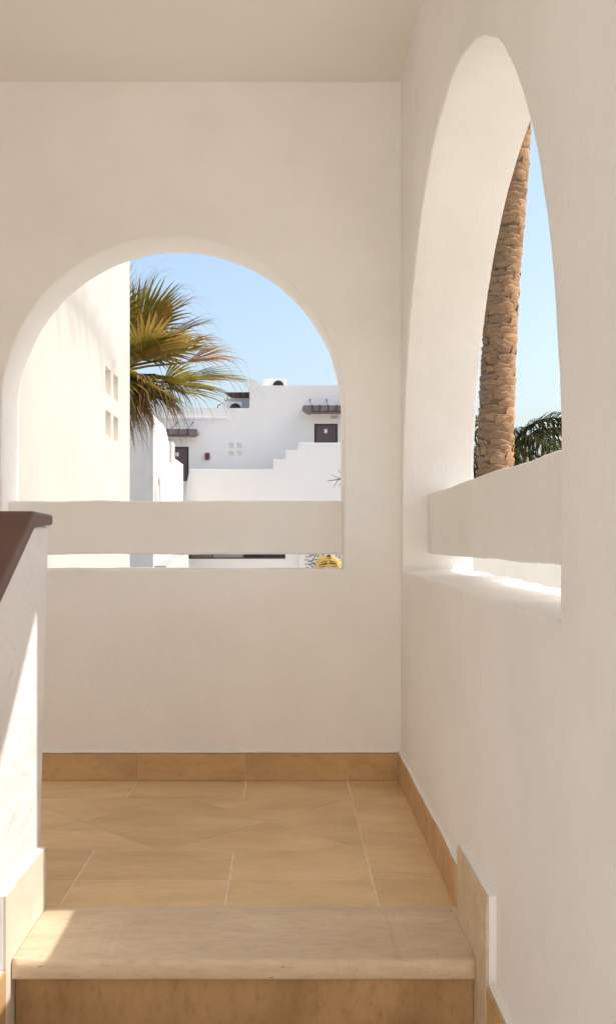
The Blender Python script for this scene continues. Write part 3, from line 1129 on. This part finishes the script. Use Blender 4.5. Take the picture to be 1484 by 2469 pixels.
def fan_frond(seed, elev, pet, rad, mat, droop=0.5, spread=125, nseg=34, closed=0.0, tatter=0.0):
    """Fan leaf pointing along +X at the given elevation; gravity acts along -Z."""
    rg = random.Random(seed)
    V, F, T = [], [], []
    e = R(elev)
    P = Vector((math.cos(e), 0, math.sin(e)))
    S = Vector((0, 1, 0))
    N = P.cross(S) * -1 if P.cross(S).z < 0 else P.cross(S)
    hub = P * pet - Vector((0, 0, 0.10 * pet * math.cos(e)))
    tri_tube(V, F, T, [Vector((0, 0, 0)), hub * 0.5 + Vector((0, 0, 0.03 * pet)), hub], [0.022, 0.015, 0.012], 0.0)
    steps = (0.0, 0.16, 0.36, 0.56, 0.68, 0.79, 0.90, 1.0)
    half = R(spread)
    for i in range(nseg):
        th = -half + 2 * half * (i + 0.5) / nseg + rg.uniform(-0.01, 0.01)
        fold = closed
        d = P * math.cos(th) + S * math.sin(th) * (1 - 0.75 * fold) + N * (0.16 * abs(math.sin(th)) + 0.7 * fold * (1 - math.cos(th)) * 0.4)
        d.normalize()
        sd = (-P * math.sin(th) + S * math.cos(th) * (1 - 0.75 * fold)).normalized()
        up = d.cross(sd)
        if up.dot(N) < 0:
            up = -up
        Ln = rad * (1 - 0.28 * (abs(th) / half) ** 2) * rg.uniform(0.90, 1.08)
        if rg.random() < tatter:
            Ln *= rg.uniform(0.45, 0.8)
        wj = 2 * half / nseg * 0.5
        dr = droop * rg.uniform(0.5, 1.5)
        tw = rg.uniform(-0.12, 0.12)
        cs_, sds, ups, ws, ts = [], [], [], [], []
        for t in steps:
            x = t * Ln
            k = max(0.0, t - 0.50)
            p = hub + d * x + sd * (tw * k * k * Ln) - Vector((0, 0, 1)) * (dr * k * k * Ln * 1.6 + 0.05 * t * t * Ln)
            if k > 0:
                p -= d * (dr * k * k * Ln * 0.35)
            w = wj * x * 1.02
            if t > 0.56:
                w = wj * 0.56 * Ln * (1 - (t - 0.56) / 0.44) ** 0.9
            cs_.append(p)
            sds.append(sd)
            ups.append(up)
            ws.append(max(w, 0.0012))
            ts.append(t)
        strip(V, F, T, cs_, sds, ups, ws, ts)
        # threads hanging off the tips
        if rg.random() < 0.45:
            p = cs_[-2].copy()
            pts = [p]
            dd = (cs_[-1] - cs_[-3]).normalized()
            for q in range(4):
                dd = (dd + Vector((rg.uniform(-.25, .25), rg.uniform(-.25, .25), -0.35 - 0.1 * q))).normalized()
                p = p + dd * 0.075 * rg.uniform(.7, 1.3)
                pts.append(p)
            strip(V, F, T, pts, [sd] * 5, [up] * 5, [0.0022, 0.002, 0.0018, 0.0014, 0.0008], [1.0] * 5)
    return mesh_from('frond', V, F, T, mat)


def put_frond(me, parent, loc, az, roll=0.0, scale=1.0, name='frond'):
    o = bpy.data.objects.new(name, me)
    COL.objects.link(o)
    o.parent = parent
    o.matrix_basis = Matrix.Translation(Vector(loc) - parent.location) @ Matrix.Rotation(R(az), 4, 'Z') @ Matrix.Rotation(R(roll), 4, 'X') @ Matrix.Scale(scale, 4)
    return o


# fan palm behind the neighbour house
FPX, FPY, FPZ = -1.97, 10.83, 2.72
fp = empty('fan_palm', (FPX, FPY, GZ))
tag(fp, 'fan palm with green, yellow and dead hanging fronds beside the niche wall', 'palm tree')
bm = bmesh.new()
pts = [(FPX + 0.02 * math.sin(z * 2), FPY, GZ + (FPZ - GZ) * z) for z in [k / 12 for k in range(13)]]
add_tube(bm, pts, [0.17 - 0.03 * k / 12 for k in range(13)], 14)
obj('trunk', bm, M_BOOTD, fp)
HUB = Vector((FPX, FPY, FPZ))
# (azimuth: 0 = to the right, -90 = to the viewer), elevation, petiole, blade, material, droop, spread, closed, tatter
LIST = [
    (8, 66, 0.50, 0.80, M_FAN, 0.10, 62, 0.35, 0.0), (-25, 74, 0.45, 0.85, M_FAN, 0.08, 70, 0.2, 0.0), (30, 55, 0.55, 0.78, M_FAN, 0.12, 70, 0.3, 0.1),
    (-35, 48, 0.50, 0.80, M_FAN, 0.12, 80, 0.2, 0.0), (0, 44, 0.55, 0.78, M_FANY, 0.15, 62, 0.35, 0.1), (5, 32, 0.66, 0.72, M_FANY, 0.25, 60, 0.4, 0.2),
    (14, 25, 0.72, 0.72, M_FANY, 0.45, 58, 0.45, 0.3), (-62, 14, 0.48, 0.88, M_FAN, 0.15, 125, 0.0, 0.0), (-40, 20, 0.55, 0.82, M_FANY, 0.15, 100, 0.1, 0.0),
    (-15, 16, 0.66, 0.76, M_FAN, 0.2, 80, 0.3, 0.1), (2, 15, 0.86, 0.68, M_FANO, 0.45, 48, 0.5, 0.3), (6, 4, 0.78, 0.80, M_FAN, 0.08, 48, 0.45, 0.1),
    (-6, 1, 0.76, 0.80, M_FANY, 0.06, 40, 0.5, 0.15), (-20, -4, 0.66, 0.78, M_FAN, 0.12, 62, 0.4, 0.1), (20, -4, 0.62, 0.74, M_FAN, 0.2, 80, 0.2, 0.2),
    (-48, -10, 0.55, 0.74, M_FAN, 0.3, 100, 0.1, 0.1), (-75, -12, 0.45, 0.74, M_FAN, 0.3, 100, 0.1, 0.1),
    (60, 30, 0.5, 0.75, M_FAN, 0.3, 110, 0.0, 0.0), (95, 45, 0.5, 0.75, M_FAN, 0.3, 110, 0.0, 0.0), (140, 30, 0.5, 0.75, M_FAN, 0.3, 110, 0.0, 0.0),
    (180, 50, 0.5, 0.75, M_FAN, 0.3, 110, 0.0, 0.0), (215, 20, 0.5, 0.75, M_FAN, 0.3, 110, 0.0, 0.0), (250, 40, 0.5, 0.75, M_FAN, 0.3, 110, 0.0, 0.0),
    (-95, 55, 0.45, 0.75, M_FAN, 0.2, 110, 0.0, 0.0), (165, 0, 0.5, 0.75, M_FAN, 0.4, 110, 0.0, 0.1), (80, 0, 0.5, 0.75, M_FAN, 0.4, 110, 0.0, 0.1),
    (-110, 0, 0.5, 0.75, M_FANY, 0.4, 110, 0.0, 0.1), (0, 85, 0.40, 0.82, M_FAN, 0.08, 60, 0.4, 0.0),
]
for k, (az, el, pt, rd, mt, dr, spd, cl, tt) in enumerate(LIST):
    me = fan_frond(100 + k, el, pt, rd, mt, dr, spd, 34 if spd > 80 else 26, cl, tt)
    o = put_frond(me, fp, HUB + Vector((0, 0, 0.12 * math.sin(R(el)))), az, rnd.uniform(-25, 25))
    if mt is M_FANO:
        o['label'] = 'orange dried frond reaching right'
# dead skirt hanging round the trunk
SK = [fan_frond(200 + k, -36 - 12 * (k % 3), 0.32, 0.40, M_SKIRTL, 0.75, 70, 26, 0.3, 0.35) for k in range(5)]
for k in range(40):
    az = k * 360 / 26 * 3.0 + rnd.uniform(-12, 12)
    put_frond(SK[k % 5], fp, HUB + Vector((0, 0, 0.15 - 0.10 * ((k % 26) / 26))), az, rnd.uniform(-20, 20), rnd.uniform(0.85, 1.1), name='dead_frond')
for (az, el) in ((-5, -14), (12, -26), (-25, -22), (-45, -18), (-62, -28), (-85, -24), (-18, -10), (-35, -26), (-52, -8)):
    me = fan_frond(int(300 + az), el, 0.58, 0.42, M_SKIRTL, 1.0, 80, 26, 0.25, 0.3)
    put_frond(me, fp, HUB + Vector((0, 0, 0.07)), az, rnd.uniform(-20, 20), 1.0, name='dead_frond')


def pinnate_frond(seed, elev, length, mat, bend=1.0, npair=38, leaf=0.30, hang=0.6, wide=0.016):
    rg = random.Random(seed)
    V, F, T = [], [], []
    pts = []
    p = Vector((0, 0, 0))
    a = R(elev)
    n = 14
    for i in range(n + 1):
        pts.append(p.copy())
        p = p + Vector((math.cos(a), 0, math.sin(a))) * (length / n)
        a -= R(7.5) * bend * (0.5 + i / n)
    tri_tube(V, F, T, pts, [0.028 * length / 2.5 * (1 - 0.85 * i / n) + 0.003 for i in range(n + 1)], 0.0)
    for i in range(npair):
        t = 0.16 + 0.84 * (i + 0.5) / npair
        f = t * n
        k = min(n - 1, int(f))
        c = pts[k].lerp(pts[k + 1], f - k)
        tang = (pts[k + 1] - pts[k]).normalized()
        Ln = leaf * length / 2.5 * (0.55 + 0.75 * math.sin(math.pi * min(1, t * 0.92))) * rg.uniform(0.85, 1.12)
        for sg in (-1, 1):
            up = tang.cross(Vector((0, 1, 0)))
            if up.z < 0:
                up = -up
            d = (Vector((0, sg, 0)) * 0.75 + tang * rg.uniform(0.45, 0.7) + up * rg.uniform(0.1, 0.55)).normalized()
            sd = d.cross(up).normalized()
            cs_, ws, ts = [], [], []
            hg = hang * rg.uniform(0.6, 1.5)
            for q, u_ in enumerate((0, 0.25, 0.5, 0.78, 1.0)):
                cs_.append(c + d * (u_ * Ln) - Vector((0, 0, 1)) * (hg * u_ * u_ * Ln))
                ws.append(wide * length / 2.5 * (0.6, 1.0, 0.9, 0.5, 0.05)[q])
                ts.append(u_ * 0.8)
            strip(V, F, T, cs_, [sd] * 5, [up] * 5, ws, ts)
    return mesh_from('frond', V, F, T, mat)


def date_trunk(root, path, rads, bm_mat, core_mat, n_single=290, ring=0.058):
    """Tapered trunk wrapped in cut leaf bases, those towards the court as single pieces."""
    bm = bmesh.new()
    add_tube(bm, path, [r * 0.93 for r in rads], 20)
    obj('trunk', bm, core_mat, root)
    rg = random.Random(5)
    variants = []
    for k in range(10):
        V, F = [], []
        cols = 5
        rows = [(0.0, 0.80, -0.014), (0.35, 1.0, 0.010), (0.72, 0.98, 0.020), (0.93, 0.88, 0.028), (1.0, 0.80, 0.020), (0.98, 0.76, -0.03)]
        for (v, w, o_) in rows:
            for c in range(cols):
                u = (c / (cols - 1)) * 2 - 1
                nz = noise.noise(Vector((u * 1.7 + k * 9, v * 2.6, k * 3.3)))
                arch_ = (1 - u * u) * 0.16 if v > 0.5 else 0
                an = u * w * 0.74 * (1 + 0.12 * nz)
                rr_ = 1 + o_ * 2.9 + nz * 0.05
                V.append((rr_ * math.sin(an), rr_ * math.cos(an) - 1, v * 0.90 + arch_ * 0.6 + nz * 0.32))
        for r_ in range(len(rows) - 1):
            for c in range(cols - 1):
                a = r_ * cols + c
                F.append((a, a + 1, a + cols + 1, a + cols))
        variants.append((V, F))
    zs = [Vector(p).z for p in path]

    def at(z):
        for i in range(len(zs) - 1):
            if zs[i] <= z <= zs[i + 1]:
                t = (z - zs[i]) / (zs[i + 1] - zs[i])
                return Vector(path[i]).lerp(Vector(path[i + 1]), t), rads[i] + (rads[i + 1] - rads[i]) * t
        return Vector(path[-1]), rads[-1]
    spots = []
    z = zs[0]
    row = 0
    while z < zs[-1] - 0.15:
        c, r_ = at(z)
        n = 5
        for k in range(n):
            th = (k + 0.5 * (row % 2)) * math.tau / n + rg.uniform(-0.25, 0.25) + row * 0.37
            spots.append((z + rg.uniform(-0.025, 0.025), th, c, r_, rg.uniform(0.8, 1.1), rg.uniform(0.95, 1.7), rg.randrange(10), rg.uniform(-5, 5)))
        z += ring * rg.uniform(0.8, 1.2)
        row += 1
    facing = lambda s_: Vector((math.cos(s_[1]), math.sin(s_[1]))).dot(Vector((-0.21, -0.98)))
    vis = [s_ for s_ in spots if 0.6 < s_[0] < 6.6 and facing(s_) > 0.05]
    vis.sort(key=lambda s_: -facing(s_))
    single = set(map(id, vis[:n_single]))
    meshes = {}
    rest_v, rest_f = [], []
    for s_ in spots:
        z, th, c, r_, ws, hs, k, tilt = s_
        M = (Matrix.Translation(Vector((c.x + math.cos(th) * r_ * 0.93 * 1.0, c.y + math.sin(th) * r_ * 0.93, z))) @ Matrix.Rotation(th - math.pi / 2, 4, 'Z')
             @ Matrix.Rotation(R(tilt), 4, 'Y') @ Matrix.Diagonal((r_ * 0.95 * ws, r_ * 0.95, ring * 1.3 * hs, 1)))
        V, F = variants[k]
        if id(s_) in single:
            if k not in meshes:
                me = bpy.data.meshes.new('trunk_scale')
                me.from_pydata(V, [], F)
                me.materials.append(bm_mat)
                for pl_ in me.polygons:
                    pl_.use_smooth = True
                meshes[k] = me
            o = bpy.data.objects.new('trunk_scale', meshes[k])
            COL.objects.link(o)
            o.parent = root
            o.matrix_basis = Matrix.Translation(-root.location) @ M
        else:
            b = len(rest_v)
            rest_v += [tuple(M @ Vector(v)) for v in V]
            rest_f += [tuple(i + b for i in f) for f in F]
    me = bpy.data.meshes.new('trunk_scales')
    me.from_pydata(rest_v, [], rest_f)
    for pl_ in me.polygons:
        pl_.use_smooth = True
    me.materials.append(bm_mat)
    o = link_mesh('trunk_scales', me, bm_mat, root)
    o['kind'] = 'stuff'


# tall date palm beyond the side arch
PATH = [(2.50, 12.2, GZ), (2.53, 12.2, 0.0), (2.59, 12.2, 1.79), (2.63, 12.2, 2.98), (2.69, 12.2, 4.03), (2.77, 12.2, 4.81), (2.82, 12.2, 5.33), (2.87, 12.2, 6.16), (2.95, 12.2, 8.2), (3.0, 12.2, 9.6)]
RAD = [0.27, 0.25, 0.232, 0.222, 0.205, 0.195, 0.188, 0.18, 0.175, 0.18]
dp = empty('date_palm', (2.5, 12.2, GZ))
tag(dp, 'tall palm with rough brown scaly trunk filling the side arch', 'palm tree')
date_trunk(dp, PATH, RAD, M_BOOT, M_BOOTD)
CR = [pinnate_frond(400 + k, e, 2.7, M_DATE, bend=b, npair=34) for k, (e, b) in enumerate(((75, .7), (55, .9), (35, 1.0), (15, 1.1), (-5, 1.0)))]
for k in range(26):
    put_frond(CR[k % 5], dp, (3.0, 12.2, 9.6), k * 137.5, rnd.uniform(-15, 15), rnd.uniform(0.9, 1.1))

# young date palm behind the trunk
YP = Vector((4.0, 17.5, CZ + 1.62))
yp = empty('young_palm', (YP.x, YP.y, GZ))
tag(yp, 'dark young palm with drooping feathery fronds behind the tall trunk', 'palm tree')
bm = bmesh.new()
add_tube(bm, [(YP.x, YP.y, GZ), (YP.x + 0.03, YP.y, 0), (YP.x, YP.y, YP.z)], [0.2, 0.19, 0.17], 12)
obj('trunk', bm, M_BOOTD, yp)
YL = [(8, 44, 1.75, 1.15), (-25, 38, 1.6, 1.2), (30, 30, 1.6, 1.0), (-8, 66, 1.45, 1.1), (20, 56, 1.7, 1.1), (170, 55, 1.4, 1.0), (150, 62, 1.4, 0.9), (-60, 35, 1.3, 1.2),
      (-100, 20, 1.3, 1.2), (80, 50, 1.5, 1.0), (110, 30, 1.5, 1.1), (5, 0, 1.2, 0.9), (-35, -15, 1.1, 0.8), (185, 10, 1.3, 1.0), (-140, 40, 1.4, 1.0)]
for k, (az, el, ln, bd) in enumerate(YL):
    put_frond(pinnate_frond(500 + k, el, ln, M_DATED, bd, 30, 0.80, 0.9, 0.027), yp, YP, az, rnd.uniform(-20, 20))

# palm out of sight on the right whose fronds shade the niche wall
SPX, SPY, SPZ = 5.2, 3.1, 8.32
sp = empty('date_palm', (SPX, SPY, GZ))
tag(sp, 'tall palm right of the hall whose fronds shade the niche wall', 'palm tree')
bm = bmesh.new()
add_tube(bm, [(SPX, SPY, GZ + (SPZ - GZ) * k / 8) for k in range(9)], [0.24 - 0.006 * k for k in range(9)], 12)
obj('trunk', bm, M_BOOTD, sp)
put_frond(pinnate_frond(460, 14, 3.3, M_DATE, bend=0.3, npair=30, leaf=0.17, hang=0.5, wide=0.012), sp, (SPX, SPY, SPZ), 90, 0)
for k, az in enumerate((-20, -60, -100, -140, 190, -165)):
    put_frond(CR[k % 4], sp, (SPX, SPY, SPZ), az, 0, 1.05)

# dry sapling hidden by the pier, one twig showing
sap = empty('dry_sapling', (0.44, 5.0, GZ))
tag(sap, 'thin dry twig poking out beside the right edge of the round arch', 'twig')
bm = bmesh.new()
add_tube(bm, [(0.44, 5.0, GZ), (0.45, 5.01, 0), (0.44, 5.0, 1.30)], [0.02, 0.016, 0.006], 8)
obj('stem', bm, M_TWIG, sap)
bm = bmesh.new()
add_tube(bm, [(0.44, 5.0, 1.215), (0.30, 5.0, 1.208), (0.205, 5.0, 1.196)], [0.006, 0.0045, 0.0018], 6)
for (dx, dz, x) in ((-0.03, 0.05, 0.285), (0.01, 0.045, 0.275), (-0.035, -0.04, 0.29), (0.015, 0.06, 0.29), (-0.05, 0.02, 0.27), (-0.03, -0.05, 0.26)):
    add_tube(bm, [(x, 5.0, 1.206), (x + dx, 5.0 + dx * 0.3, 1.206 + dz)], [0.0025, 0.0008], 4)
obj('branch', bm, M_TWIG, sap)
